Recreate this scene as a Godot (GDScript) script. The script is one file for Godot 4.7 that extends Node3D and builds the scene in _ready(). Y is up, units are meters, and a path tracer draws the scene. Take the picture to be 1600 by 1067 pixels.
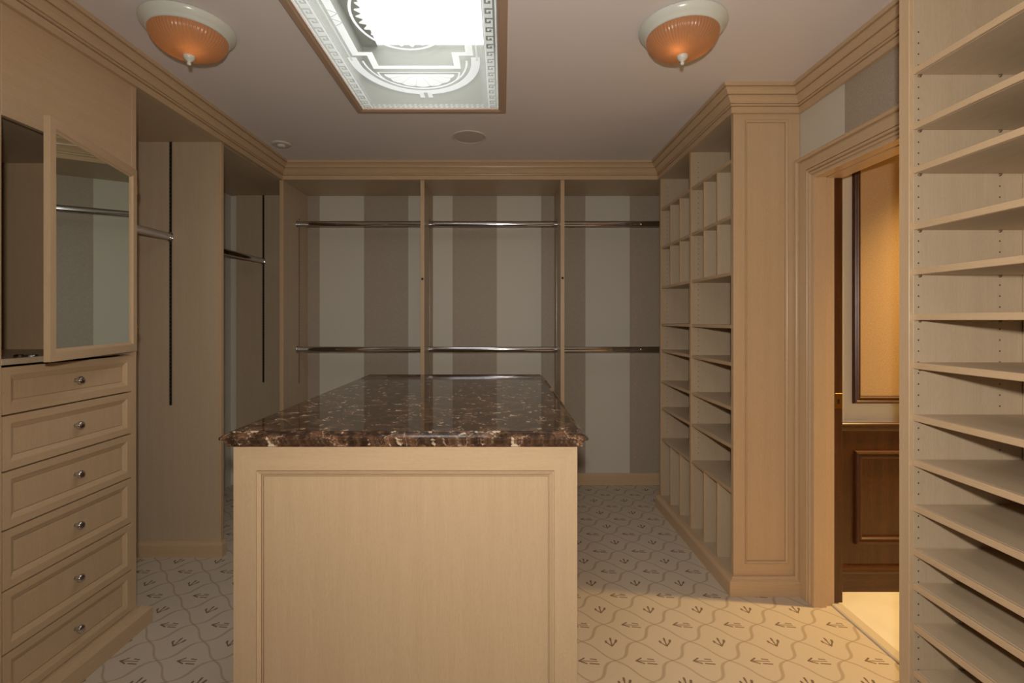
extends Node3D
# A walk-in closet. x to the right, y up, and d is the depth in front of the camera (z = -d). Metres.

const H := 2.74          # ceiling
const TOP := 2.606       # underside of the closets' top boards
const FL := -1.77        # face of the closets along the left wall
const FR := 1.2565       # face of the shelf cabinets along the right wall
const FB := 3.87         # face of the closets along the back wall
const XL := -2.45        # left wall
const XR := 1.62         # right wall
const DB := 4.365        # back wall
const SHAFT := 3.10      # top of the skylight shaft

var org := Vector3.ZERO
var rng := RandomNumberGenerator.new()
var uvo := Vector2.ZERO
var used := {}
var M := {}

# ------------------------------------------------------------------ helpers
func P(x: float, y: float, d: float) -> Vector3:
	return Vector3(x, y, -d)

func mb() -> SurfaceTool:
	var st := SurfaceTool.new()
	st.begin(Mesh.PRIMITIVE_TRIANGLES)
	uvo = Vector2(rng.randf(), rng.randf())
	return st

func tri(st: SurfaceTool, p: Array, n: Vector3, uv: Array) -> void:
	var order := [0, 1, 2]
	if (p[1] - p[0]).cross(p[2] - p[0]).dot(n) > 0.0:
		order = [0, 2, 1]
	for i in order:
		st.set_normal(n)
		st.set_uv(uv[i])
		st.add_vertex(p[i] - org)

func quad(st: SurfaceTool, a: Vector3, b: Vector3, c: Vector3, d: Vector3, n: Vector3, uv: Array) -> void:
	tri(st, [a, b, c], n, [uv[0], uv[1], uv[2]])
	tri(st, [a, c, d], n, [uv[0], uv[2], uv[3]])

# uv of a point in metres: v runs along the grain axis
func guv(p: Vector3, n: Vector3, grain: String) -> Vector2:
	var a := n.abs()
	var u := 0.0
	var v := 0.0
	match grain:
		"y":
			v = p.y
			u = -p.z if a.x > maxf(a.y, a.z) else p.x
			if a.y > maxf(a.x, a.z): v = -p.z
		"d":
			v = -p.z
			u = p.y if a.x > maxf(a.y, a.z) else p.x
			if a.z > maxf(a.x, a.y): v = p.y
		_:
			v = p.x
			u = p.y if a.z > maxf(a.x, a.y) else -p.z
			if a.x > maxf(a.z, a.y): v = p.y
	return Vector2(u, v) + uvo

# a box between bounds with its edges chamfered by b
func box(st: SurfaceTool, x0: float, x1: float, y0: float, y1: float, d0: float, d1: float, grain := "y", b := 0.0012) -> void:
	var lo := Vector3(minf(x0, x1), minf(y0, y1), -maxf(d0, d1))
	var hi := Vector3(maxf(x0, x1), maxf(y0, y1), -minf(d0, d1))
	var c := (lo + hi) / 2.0
	var h := (hi - lo) / 2.0
	b = minf(b, minf(h.x, minf(h.y, h.z)) * 0.6)
	var pt := func(sx: int, sy: int, sz: int, ax: int) -> Vector3:
		var s := Vector3(sx, sy, sz)
		var e := h - Vector3(b, b, b)
		e[ax] = h[ax]
		return c + s * e
	for ax in 3:
		var a1 := (ax + 1) % 3
		var a2 := (ax + 2) % 3
		for s in [-1, 1]:
			var q := []
			for k in [[-1, -1], [1, -1], [1, 1], [-1, 1]]:
				var sg := [0, 0, 0]
				sg[ax] = s; sg[a1] = k[0]; sg[a2] = k[1]
				q.append(pt.call(sg[0], sg[1], sg[2], ax))
			var n := Vector3.ZERO
			n[ax] = s
			quad(st, q[0], q[1], q[2], q[3], n, [guv(q[0], n, grain), guv(q[1], n, grain), guv(q[2], n, grain), guv(q[3], n, grain)])
			if b <= 0.0:
				continue
			# chamfer between +-ax and a1, running along a2
			for s2 in [-1, 1]:
				var e := []
				for k in [[-1, ax], [-1, a1], [1, a1], [1, ax]]:
					var sg := [0, 0, 0]
					sg[ax] = s; sg[a1] = s2; sg[a2] = k[0]
					e.append(pt.call(sg[0], sg[1], sg[2], k[1]))
				var m := Vector3.ZERO
				m[ax] = s; m[a1] = s2
				m = m.normalized()
				quad(st, e[0], e[1], e[2], e[3], m, [guv(e[0], n, grain), guv(e[1], n, grain), guv(e[2], n, grain), guv(e[3], n, grain)])
	if b > 0.0:
		for sx in [-1, 1]:
			for sy in [-1, 1]:
				for sz in [-1, 1]:
					var n := Vector3(sx, sy, sz).normalized()
					var q := [pt.call(sx, sy, sz, 0), pt.call(sx, sy, sz, 1), pt.call(sx, sy, sz, 2)]
					tri(st, q, n, [guv(q[0], n, grain), guv(q[1], n, grain), guv(q[2], n, grain)])

# sweep a profile [(out, up) ...] along a path in a plane; a point is o + ax*p.x + ay*p.y + up*height, "out" is to the right of the way
func sweep(st: SurfaceTool, path: Array, closed: bool, prof: Array, o := Vector3.ZERO, ax := Vector3(1, 0, 0), ay := Vector3(0, 0, -1), up := Vector3(0, 1, 0)) -> void:
	var n := path.size()
	var mit := []
	for i in n:
		var dirs := []
		if closed or i > 0: dirs.append((path[i] - path[(i - 1 + n) % n]).normalized())
		if closed or i < n - 1: dirs.append((path[(i + 1) % n] - path[i]).normalized())
		var a := Vector2(dirs[0].y, -dirs[0].x)
		if dirs.size() == 1:
			mit.append(a)
		else:
			var b := Vector2(dirs[1].y, -dirs[1].x)
			mit.append((a + b) / (1.0 + a.dot(b)))
	var at := func(i: int, q: Vector2) -> Vector3:
		var p: Vector2 = path[i] + mit[i] * q.x
		return o + ax * p.x + ay * p.y + up * q.y
	var along := 0.0
	for i in (n if closed else n - 1):
		var j := (i + 1) % n
		var d: Vector2 = (path[j] - path[i]).normalized()
		var len: float = (path[j] - path[i]).length()
		var r := Vector2(d.y, -d.x)
		var around := 0.0
		for k in prof.size():
			var q0: Vector2 = prof[k]
			var q1: Vector2 = prof[(k + 1) % prof.size()]
			var t := q1 - q0
			if t.length() < 1e-6:
				continue
			# profiles run counter-clockwise in (out, up): the outward normal is to the right of the way round
			var nn := Vector2(t.y, -t.x).normalized()
			var nv := ((ax * r.x + ay * r.y) * nn.x + up * nn.y).normalized()
			var u1 := around + t.length()
			quad(st, at.call(i, q0), at.call(j, q0), at.call(j, q1), at.call(i, q1), nv,
				[uvo + Vector2(around, along), uvo + Vector2(around, along + len), uvo + Vector2(u1, along + len), uvo + Vector2(u1, along)])
			around = u1
		along += len
	if not closed:
		var idx := Geometry2D.triangulate_polygon(PackedVector2Array(prof))
		for e in [[0, 1, -1.0], [n - 1, n - 2, 1.0]]:
			var dd: Vector2 = (path[e[0]] - path[e[1]]).normalized()
			var nv := (ax * dd.x + ay * dd.y).normalized()
			for k in range(0, idx.size(), 3):
				var q := [prof[idx[k]], prof[idx[k + 1]], prof[idx[k + 2]]]
				tri(st, [at.call(e[0], q[0]), at.call(e[0], q[1]), at.call(e[0], q[2])], nv, [uvo + q[0], uvo + q[1], uvo + q[2]])

# turn a profile [(radius, along) ...] about an axis through c
func lathe(st: SurfaceTool, c: Vector3, axis: Vector3, prof: Array, seg := 24, flute := 0.0, flutes := 0) -> void:
	var a := axis.normalized()
	var e1 := a.cross(Vector3(0.3, 0.5, 0.81)).normalized()
	var e2 := a.cross(e1).normalized()
	var m := prof.size()
	var nor := []
	for k in m:
		var t: Vector2 = prof[mini(k + 1, m - 1)] - prof[maxi(k - 1, 0)]
		nor.append(Vector2(-t.y, t.x).normalized())
	# nor points away from the axis if the profile runs downward; flip where needed
	var s := 1.0
	var mid: Vector2 = nor[m / 2]
	if mid.x + mid.y < 0.0: s = -1.0
	var rad := func(k: int, j: int) -> Vector3:
		var th := TAU * j / seg
		var r: float = prof[k].x
		if flutes > 0 and r > 0.03: r += flute * sin(th * flutes)
		return c + a * prof[k].y + (e1 * cos(th) + e2 * sin(th)) * r
	var nrm := func(k: int, j: int) -> Vector3:
		var th := TAU * j / seg
		var v: Vector2 = nor[k] * s
		var rdir := e1 * cos(th) + e2 * sin(th)
		var tang := e2 * cos(th) - e1 * sin(th)
		var r: float = prof[k].x
		var out := rdir * v.x + a * v.y
		if flutes > 0 and r > 0.03: out -= tang * (flute * flutes * cos(th * flutes) / r) * absf(v.x)
		return out.normalized()
	for k in m - 1:
		for j in seg:
			var p := [rad.call(k, j), rad.call(k, j + 1), rad.call(k + 1, j + 1), rad.call(k + 1, j)]
			var q := [nrm.call(k, j), nrm.call(k, j + 1), nrm.call(k + 1, j + 1), nrm.call(k + 1, j)]
			for t3 in [[0, 1, 2], [0, 2, 3]]:
				var fa: Vector3 = (p[t3[1]] - p[t3[0]]).cross(p[t3[2]] - p[t3[0]])
				if fa.length() < 1e-12: continue
				var o3: Array = t3 if fa.dot(q[t3[0]] + q[t3[1]] + q[t3[2]]) <= 0.0 else [t3[0], t3[2], t3[1]]
				for i in o3:
					st.set_normal(q[i])
					st.set_uv(Vector2(float(j) / seg, float(k) / m))
					st.add_vertex(p[i] - org)

# a bar with an oval section (half height rh, half width rw) between two points
func oval_bar(st: SurfaceTool, a: Vector3, b: Vector3, rw: float, rh: float) -> void:
	var d := (b - a).normalized()
	var side := d.cross(Vector3.UP).normalized()
	var N := 20
	var ring := []
	var nn := []
	for j in N:
		var th := TAU * j / N
		var cs := cos(th)
		var sn := sin(th)
		# a stadium: straight flanks, round top and bottom
		ring.append(side * rw * signf(cs) * pow(absf(cs), 0.8) + Vector3.UP * rh * signf(sn) * pow(absf(sn), 0.95))
		nn.append((side * cs / rw + Vector3.UP * sn / rh).normalized())
	for j in N:
		var k := (j + 1) % N
		var ps := [a + ring[j], b + ring[j], b + ring[k], a + ring[k]]
		var ns := [nn[j], nn[j], nn[k], nn[k]]
		for t3 in [[0, 1, 2], [0, 2, 3]]:
			var fa: Vector3 = (ps[t3[1]] - ps[t3[0]]).cross(ps[t3[2]] - ps[t3[0]])
			var o3: Array = t3 if fa.dot(nn[j]) <= 0.0 else [t3[0], t3[2], t3[1]]
			for i in o3:
				st.set_normal(ns[i]); st.set_uv(Vector2.ZERO); st.add_vertex(ps[i] - org)
		tri(st, [a, a + ring[j], a + ring[k]], -d, [Vector2.ZERO, Vector2.ZERO, Vector2.ZERO])
		tri(st, [b, b + ring[j], b + ring[k]], d, [Vector2.ZERO, Vector2.ZERO, Vector2.ZERO])

func numbered(called: String) -> String:
	if not used.has(called):
		used[called] = 0
		return called
	used[called] += 1
	return "%s_%03d" % [called, used[called]]

func obj(called: String, st: SurfaceTool, m: Material, parent: Node) -> MeshInstance3D:
	var o := MeshInstance3D.new()
	o.name = called
	o.mesh = st.commit()
	o.material_override = m
	parent.add_child(o, true)
	return o

func tag(o: Node, label: String, category: String, group := "", kind := "") -> Node:
	o.set_meta("label", label)
	o.set_meta("category", category)
	if group: o.set_meta("group", group)
	if kind: o.set_meta("kind", kind)
	return o

func thing(called: String, label: String, category: String, at := Vector3.ZERO, group := "", kind := "") -> Node3D:
	var o := Node3D.new()
	o.name = numbered(called)
	o.position = at
	org = at
	add_child(o)
	tag(o, label, category, group, kind)
	return o

func struct(called: String, st: SurfaceTool, m: Material, label: String, category: String) -> MeshInstance3D:
	var o := obj(numbered(called), st, m, self)
	tag(o, label, category, "", "structure")
	return o

func part_box(parent: Node, called: String, m: Material, x0: float, x1: float, y0: float, y1: float, d0: float, d1: float, grain := "y", b := 0.0012) -> MeshInstance3D:
	var st := mb()
	box(st, x0, x1, y0, y1, d0, d1, grain, b)
	return obj(called, st, m, parent)

# a frame-and-panel front in the plane o + ax*u + ay*v, facing n: mitred stiles and rails, a moulding, a sunk panel
func framed(parent: Node, m: Material, o: Vector3, ax: Vector3, ay: Vector3, n: Vector3, w: float, h: float, fw: float, mw: float, sink: float, thick: float, prof: Array, fb := -1.0, ft := -1.0) -> void:
	var b := fw if fb < 0.0 else fb
	var t := fw if ft < 0.0 else ft
	var C := [Vector2(0, 0), Vector2(w, 0), Vector2(w, h), Vector2(0, h)]
	var I := [Vector2(fw, b), Vector2(w - fw, b), Vector2(w - fw, h - t), Vector2(fw, h - t)]
	var at := func(p: Vector2, z: float) -> Vector3: return o + ax * p.x + ay * p.y + n * z
	for k in 4:
		var j := (k + 1) % 4
		var st := mb()
		var q := [C[k], C[j], I[j], I[k]]
		var vert := k % 2 == 1
		var f := func(p: Vector2) -> Vector2: return uvo + (p if vert else Vector2(p.y, p.x))
		quad(st, at.call(q[0], 0.0), at.call(q[1], 0.0), at.call(q[2], 0.0), at.call(q[3], 0.0), n, [f.call(q[0]), f.call(q[1]), f.call(q[2]), f.call(q[3])])
		var mid: Vector2 = (q[0] + q[1] + q[2] + q[3]) / 4.0
		for e in 4:
			var p0: Vector2 = q[e]
			var p1: Vector2 = q[(e + 1) % 4]
			var nd := Vector2((p1 - p0).y, -(p1 - p0).x).normalized()
			if nd.dot((p0 + p1) / 2.0 - mid) < 0.0: nd = -nd
			var nv: Vector3 = ax * nd.x + ay * nd.y
			quad(st, at.call(p0, 0.0), at.call(p1, 0.0), at.call(p1, -thick), at.call(p0, -thick), nv, [f.call(p0), f.call(p1), f.call(p1) + Vector2(thick, 0), f.call(p0) + Vector2(thick, 0)])
		obj("rail" if not vert else "stile", st, m, parent)
	var st2 := mb()
	# moulding: the path runs clockwise so that "out" is inward
	sweep(st2, [I[0], I[3], I[2], I[1]], true, prof, o, ax, ay, n)
	obj("moulding", st2, m, parent)
	var st3 := mb()
	var J := [I[0] + Vector2(mw, mw), I[1] + Vector2(-mw, mw), I[2] + Vector2(-mw, -mw), I[3] + Vector2(mw, -mw)]
	quad(st3, at.call(J[0], -sink), at.call(J[1], -sink), at.call(J[2], -sink), at.call(J[3], -sink), n, [uvo + J[0], uvo + J[1], uvo + J[2], uvo + J[3]])
	quad(st3, at.call(I[0], -thick), at.call(I[1], -thick), at.call(I[2], -thick), at.call(I[3], -thick), -n, [uvo + J[0], uvo + J[1], uvo + J[2], uvo + J[3]])
	for e in 4:
		var p0: Vector2 = J[e]
		var p1: Vector2 = J[(e + 1) % 4]
		var nd := Vector2((p1 - p0).y, -(p1 - p0).x).normalized()
		quad(st3, at.call(p0, -sink), at.call(p1, -sink), at.call(p1, -thick), at.call(p0, -thick), ax * nd.x + ay * nd.y, [uvo, uvo, uvo, uvo])
	obj("panel", st3, m, parent)

# ------------------------------------------------------------------ textures
func tex(im: Image) -> ImageTexture:
	im.generate_mipmaps()
	return ImageTexture.create_from_image(im)

func bytes_image(w: int, h: int, data: PackedByteArray) -> Image:
	return Image.create_from_data(w, h, false, Image.FORMAT_RGB8, data)

func seamless(seed_: int, w: int, h: int, freq: float, oct := 3) -> PackedByteArray:
	var fn := FastNoiseLite.new()
	fn.seed = seed_
	fn.frequency = freq
	fn.fractal_octaves = oct
	var im := fn.get_seamless_image(w, h)
	im.convert(Image.FORMAT_L8)
	return im.get_data()

func stretched(seed_: int, w: int, h0: int, h: int, freq: float, oct := 3) -> PackedByteArray:
	var fn := FastNoiseLite.new()
	fn.seed = seed_
	fn.frequency = freq
	fn.fractal_octaves = oct
	var im := fn.get_seamless_image(w, h0)
	im.convert(Image.FORMAT_L8)
	im.resize(w, h, Image.INTERPOLATE_CUBIC)
	return im.get_data()

# straight-grained limed oak: u across (0.5 m), v along the grain (1 m)
func wood_texture(c0: Color, c1: Color, pore: Color, strength := 1.0) -> ImageTexture:
	var w := 512
	var h := 1024
	var fine := stretched(3, w, 24, h, 0.16, 3)
	var broad := stretched(7, w, 32, h, 0.02, 3)
	var pores := stretched(11, w, 160, h, 0.32, 2)
	var warp := stretched(15, w, 96, h, 0.012, 2)
	var out := PackedByteArray()
	out.resize(w * h * 3)
	for y in h:
		for x in w:
			var i := y * w + x
			# cathedral figure: rings of a slow field
			var ring := 0.5 + 0.5 * sin(warp[i] / 255.0 * 70.0)
			var t := (0.45 * fine[i] + 0.35 * broad[i]) / 255.0 + 0.2 * ring
			t = clampf((t - 0.5) * 1.5 * strength + 0.5, 0.0, 1.0)
			var c := c0.lerp(c1, t)
			var pr := clampf((pores[i] / 255.0 - 0.6) * 3.2, 0.0, 1.0) * 0.45 * strength
			c = c.lerp(pore, pr)
			out[i * 3] = int(c.r * 255.0); out[i * 3 + 1] = int(c.g * 255.0); out[i * 3 + 2] = int(c.b * 255.0)
	return tex(bytes_image(w, h, out))

func cells(seed_: int, w: int, freq: float, jitter: float) -> PackedByteArray:
	var fn := FastNoiseLite.new()
	fn.seed = seed_
	fn.noise_type = FastNoiseLite.TYPE_CELLULAR
	fn.cellular_return_type = FastNoiseLite.RETURN_DISTANCE2_SUB
	fn.cellular_jitter = jitter
	fn.frequency = freq
	fn.fractal_type = FastNoiseLite.FRACTAL_NONE
	fn.domain_warp_enabled = true
	fn.domain_warp_amplitude = 26.0
	fn.domain_warp_frequency = 0.018
	var im := fn.get_seamless_image(w, w, false, false, 0.1, false)
	im.convert(Image.FORMAT_L8)
	return im.get_data()

# brown marble: a broken network of fine cream veins, mottled brown between them, a few pale inclusions
func marble_texture() -> ImageTexture:
	var w := 1024
	var base := seamless(21, w, w, 0.016, 4)
	var c1 := cells(22, w, 0.012, 1.0)
	var c2 := cells(23, w, 0.045, 1.0)
	var msk := seamless(24, w, w, 0.006, 3)
	var blob := seamless(25, w, w, 0.013, 4)
	var grn := seamless(26, w, w, 0.06, 3)
	var dark := Color(0.21, 0.15, 0.11)
	var mid := Color(0.42, 0.31, 0.23)
	var cream := Color(0.84, 0.76, 0.65)
	var red := Color(0.47, 0.32, 0.23)
	var lo := 255
	var lo2 := 255
	for i in range(0, w * w, 7):
		lo = mini(lo, c1[i])
		lo2 = mini(lo2, c2[i])
	var out := PackedByteArray()
	out.resize(w * w * 3)
	for i in w * w:
		var g := grn[i] / 255.0
		var m := msk[i] / 255.0
		var c := dark.lerp(mid, clampf((base[i] / 255.0 - 0.35) * 1.8 + (g - 0.5) * 0.6, 0.0, 1.0))
		c = c.lerp(red, clampf((m - 0.55) * 3.0, 0.0, 0.6))
		var k := clampf((m - 0.40) * 4.0, 0.0, 1.0)
		var vein := clampf(1.0 - (c1[i] - lo) / 9.0, 0.0, 1.0) * clampf(g * 2.2 - 0.55, 0.0, 1.0) * clampf((m - 0.30) * 4.0, 0.1, 1.0) * 0.8
		vein += clampf(1.0 - (c2[i] - lo2) / 14.0, 0.0, 1.0) * k * clampf(g * 2.0 - 0.45, 0.0, 1.0) * 0.6
		var bl := clampf((blob[i] / 255.0 - 0.77) * 18.0, 0.0, 1.0)
		c = c.lerp(cream, clampf(vein + bl * 0.85, 0.0, 0.95))
		out[i * 3] = int(c.r * 255.0); out[i * 3 + 1] = int(c.g * 255.0); out[i * 3 + 2] = int(c.b * 255.0)
	return tex(bytes_image(w, w, out))

# wide wallpaper stripes, one plain and pale, one darker with a crackled weave: one repeat is 0.8 m
func wallpaper_texture() -> ImageTexture:
	var w := 1024
	var n1 := seamless(31, w, w, 0.05, 3)
	var n2 := seamless(32, w, w, 0.18, 2)
	var light := Color(0.825, 0.805, 0.75)
	var dark := Color(0.66, 0.61, 0.545)
	var out := PackedByteArray()
	out.resize(w * w * 3)
	for y in w:
		for x in w:
			var i := y * w + x
			var cr := clampf(1.0 - absf(n1[i] / 255.0 - 0.5) / 0.06, 0.0, 1.0)
			var g := n2[i] / 255.0 - 0.5
			var c: Color
			if x < w / 2:
				c = light * (1.0 + g * 0.04)
			else:
				c = dark * (1.0 + g * 0.12 + cr * 0.13)
			out[i * 3] = int(clampf(c.r, 0, 1) * 255.0); out[i * 3 + 1] = int(clampf(c.g, 0, 1) * 255.0); out[i * 3 + 2] = int(clampf(c.b, 0, 1) * 255.0)
	return tex(bytes_image(w, w, out))

func seg_dist(p: Vector2, a: Vector2, b: Vector2) -> float:
	var t := clampf((p - a).dot(b - a) / (b - a).length_squared(), 0.0, 1.0)
	return p.distance_to(a + (b - a) * t)

# printed cut-pile carpet: a wavy diagonal trellis with a sprig in each diamond; one repeat is 0.25 m
func carpet_texture() -> ImageTexture:
	var w := 512
	var S := 0.25
	var n1 := seamless(41, w, w, 0.10, 2)
	var n2 := seamless(42, w, w, 0.35, 2)
	var base := Color(0.80, 0.745, 0.665)
	var lineb := Color(0.60, 0.525, 0.43)
	var linea := Color(0.63, 0.555, 0.46)
	var motif := Color(0.45, 0.37, 0.29)
	# sprig strokes about the origin: x to the right, y away; then the same lying on its side
	var up := [[Vector2(0, -0.030), Vector2(0.002, 0.014), 0.0030], [Vector2(0, -0.030), Vector2(-0.021, -0.004), 0.0030], [Vector2(0, -0.030), Vector2(0.023, 0.000), 0.0030],
		[Vector2(-0.021, -0.004), Vector2(-0.022, 0.004), 0.0050], [Vector2(0.023, 0.0), Vector2(0.027, 0.010), 0.0055], [Vector2(0.002, 0.010), Vector2(0.003, 0.024), 0.0045]]
	var lie := [[Vector2(-0.042, 0), Vector2(0.038, -0.003), 0.0022], [Vector2(-0.042, 0), Vector2(-0.016, 0.017), 0.0034], [Vector2(-0.042, 0), Vector2(-0.010, -0.016), 0.0034],
		[Vector2(0.005, -0.016), Vector2(0.042, -0.020), 0.0032], [Vector2(0.012, 0.012), Vector2(0.036, 0.008), 0.0030]]
	var out := PackedByteArray()
	out.resize(w * w * 3)
	for yy in w:
		for xx in w:
			var i := yy * w + xx
			var x := (xx + 0.5) / w * S
			var y := (yy + 0.5) / w * S
			var a := n1[i] / 255.0
			var g := n2[i] / 255.0
			var c := base * (1.0 + (g - 0.5) * 0.16 + (a - 0.5) * 0.06)
			var q := x - y
			var p := x + y
			var da := absf(fposmod(p - 0.122 + 0.008 * sin(TAU * q / S) + S / 2.0, S) - S / 2.0) * 0.707
			var db := absf(fposmod(q - 0.118 + 0.020 * sin(TAU * p / S) + S / 2.0, S) - S / 2.0) * 0.707
			var wb := 0.006 * (0.85 + 0.35 * cos(TAU * p / S))
			c = c.lerp(linea, clampf(1.5 - da / 0.0042, 0.0, 1.0) * clampf(a * 1.6 - 0.1, 0.25, 1.0) * 0.85)
			c = c.lerp(lineb, clampf(1.6 - db / wb, 0.0, 1.0) * clampf(g * 1.6 - 0.1, 0.15, 1.0) * 0.75)
			for f in 2:
				# nearest copy of the sprig's place
				var off := Vector2(x, y) - Vector2(S / 2.0, S / 2.0) * f
				off.x = fposmod(off.x + S / 2.0, S) - S / 2.0
				off.y = fposmod(off.y + S / 2.0, S) - S / 2.0
				if absf(off.x) > 0.05 or absf(off.y) > 0.045:
					continue
				var best := 0.0
				for s in (up if f == 0 else lie):
					best = maxf(best, clampf((s[2] - seg_dist(off, s[0], s[1])) / 0.0012 + 0.5, 0.0, 1.0))
				c = c.lerp(motif, best * clampf(0.55 + g * 0.7, 0.0, 1.0))
			out[i * 3] = int(clampf(c.r, 0, 1) * 255.0); out[i * 3 + 1] = int(clampf(c.g, 0, 1) * 255.0); out[i * 3 + 2] = int(clampf(c.b, 0, 1) * 255.0)
	return tex(bytes_image(w, w, out))

# the etching on the skylight pane: white where the glass is sandblasted, its alpha says how deeply
func etched_texture(W: float, L: float) -> ImageTexture:
	var w := 640
	var h := int(w * L / W)
	var out := PackedByteArray()
	out.resize(w * h * 4)
	var keys := ["11111", "10001", "10101", "10111", "10000", "10000", "11111"]
	for yy in h:
		for xx in w:
			var fx := (xx + 0.5) / w * W - W / 2.0
			var fy := (yy + 0.5) / h * L - L / 2.0
			var x := absf(fx)
			var y := absf(fy)
			var ex := W / 2.0 - x
			var ey := L / 2.0 - y
			var f := 0.05                                     # clear
			# the hazed field outside the arch, towards the edges
			if x > 0.305: f = lerpf(0.05, 0.32, clampf((x - 0.305) / 0.03, 0.0, 1.0))
			if ey < 0.07: f = maxf(f, clampf((0.07 - ey) / 0.05, 0.0, 1.0) * 0.45)
			# arch at each end, then the half shell inside it
			var ay := y - 0.33
			if ay > 0.0:
				var r := sqrt(x * x + ay * ay * 0.83)
				if r < 0.315 and r > 0.272: f = 0.85
				elif r <= 0.272: f = 0.05
				if absf(r - 0.250) < 0.005: f = 0.9
				var sy := y - 0.435
				var rs := sqrt(x * x + sy * sy * 1.35)
				if sy > 0.0 and (absf(rs - 0.205) < 0.0045 or (rs < 0.205 and sy < 0.008)): f = 0.9
				var ang := atan2(maxf(sy, 0.0) * 1.16, fx)
				var ridge := absf(sin(ang * 7.0))
				if sy > 0.022 and rs < 0.172 + 0.010 * ridge:
					f = 0.9 if ridge > 0.10 or rs < 0.05 else 0.7
				if x < 0.035 and ay > 0.325 and ay < 0.385: f = 0.8 if x > 0.010 else 0.05
			elif x > 0.272 and x < 0.315 and y > 0.30: f = 0.85
			# stepped border inside the arch
			if y > 0.255 and y < 0.285 and x > 0.19 and x < 0.285: f = 0.95
			if y > 0.375 and y < 0.405 and x < 0.215: f = 0.95
			if x > 0.185 and x < 0.217 and y > 0.255 and y < 0.405: f = 0.95
			if x > 0.250 and x < 0.285 and y < 0.285: f = 0.95
			if x < 0.305 and x > 0.296 and y < 0.33: f = 0.5
			# crossed ribbons on the side bands
			if x > 0.248 and x < 0.29 and y < 0.06 and (absf(absf(fposmod(fy, 0.06) - 0.03) - (x - 0.25) * 0.7) < 0.003): f = 0.4
			# medallion in the middle: a ring of leaves
			var rm := sqrt(pow(x / 0.198, 2.0) + pow(y / 0.232, 2.0))
			if absf(rm - 1.0) < 0.03: f = 0.95
			if rm < 0.94:
				var lf := 0.5 + 0.5 * sin(atan2(fy, fx) * 26.0)
				if rm < 0.80 + 0.12 * lf: f = 0.9
			# Greek key down both long edges
			if ex > 0.006 and ex < 0.062:
				f = 0.62
				var kx := (ex - 0.010) / 0.042
				var cy := int(fposmod(fy, 0.063) / 0.063 * 7.0)
				var on := false
				if kx >= 0.0 and kx < 1.0:
					on = (keys[cy][int(kx * 5.0)] == "1") if cy < 6 else int(kx * 5.0) == 0
				if on: f = 0.04
				if ex < 0.0085 or (ex > 0.056 and ex < 0.059): f = 0.95
			if ey > 0.012 and ey < 0.05 and x < W / 2.0 - 0.07 and int(fposmod(fx, 0.03) / 0.015) == 0 and int(ey / 0.014) % 2 == 1: f = 0.7
			var i := (yy * w + xx) * 4
			out[i] = 250; out[i + 1] = 252; out[i + 2] = 250; out[i + 3] = int(f * 255.0)
	return tex(Image.create_from_data(w, h, false, Image.FORMAT_RGBA8, out))

func grain_noise_texture(seed_: int, lo: Color, hi: Color, freq: float) -> ImageTexture:
	var w := 512
	var n := seamless(seed_, w, w, freq, 4)
	var out := PackedByteArray()
	out.resize(w * w * 3)
	for i in w * w:
		var c := lo.lerp(hi, clampf((n[i] / 255.0 - 0.5) * 1.6 + 0.5, 0.0, 1.0))
		out[i * 3] = int(c.r * 255.0); out[i * 3 + 1] = int(c.g * 255.0); out[i * 3 + 2] = int(c.b * 255.0)
	return tex(bytes_image(w, w, out))

func mat(color: Color, rough := 0.5, metal := 0.0) -> StandardMaterial3D:
	var m := StandardMaterial3D.new()
	m.albedo_color = color
	m.roughness = rough
	m.metallic = metal
	m.cull_mode = BaseMaterial3D.CULL_DISABLED
	return m

func tmat(t: Texture2D, rough: float, sx: float, sy: float, ox := 0.0, oy := 0.0) -> StandardMaterial3D:
	var m := mat(Color.WHITE, rough)
	m.albedo_texture = t
	m.uv1_scale = Vector3(sx, sy, 1)
	m.uv1_offset = Vector3(ox, oy, 0)
	return m

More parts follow.
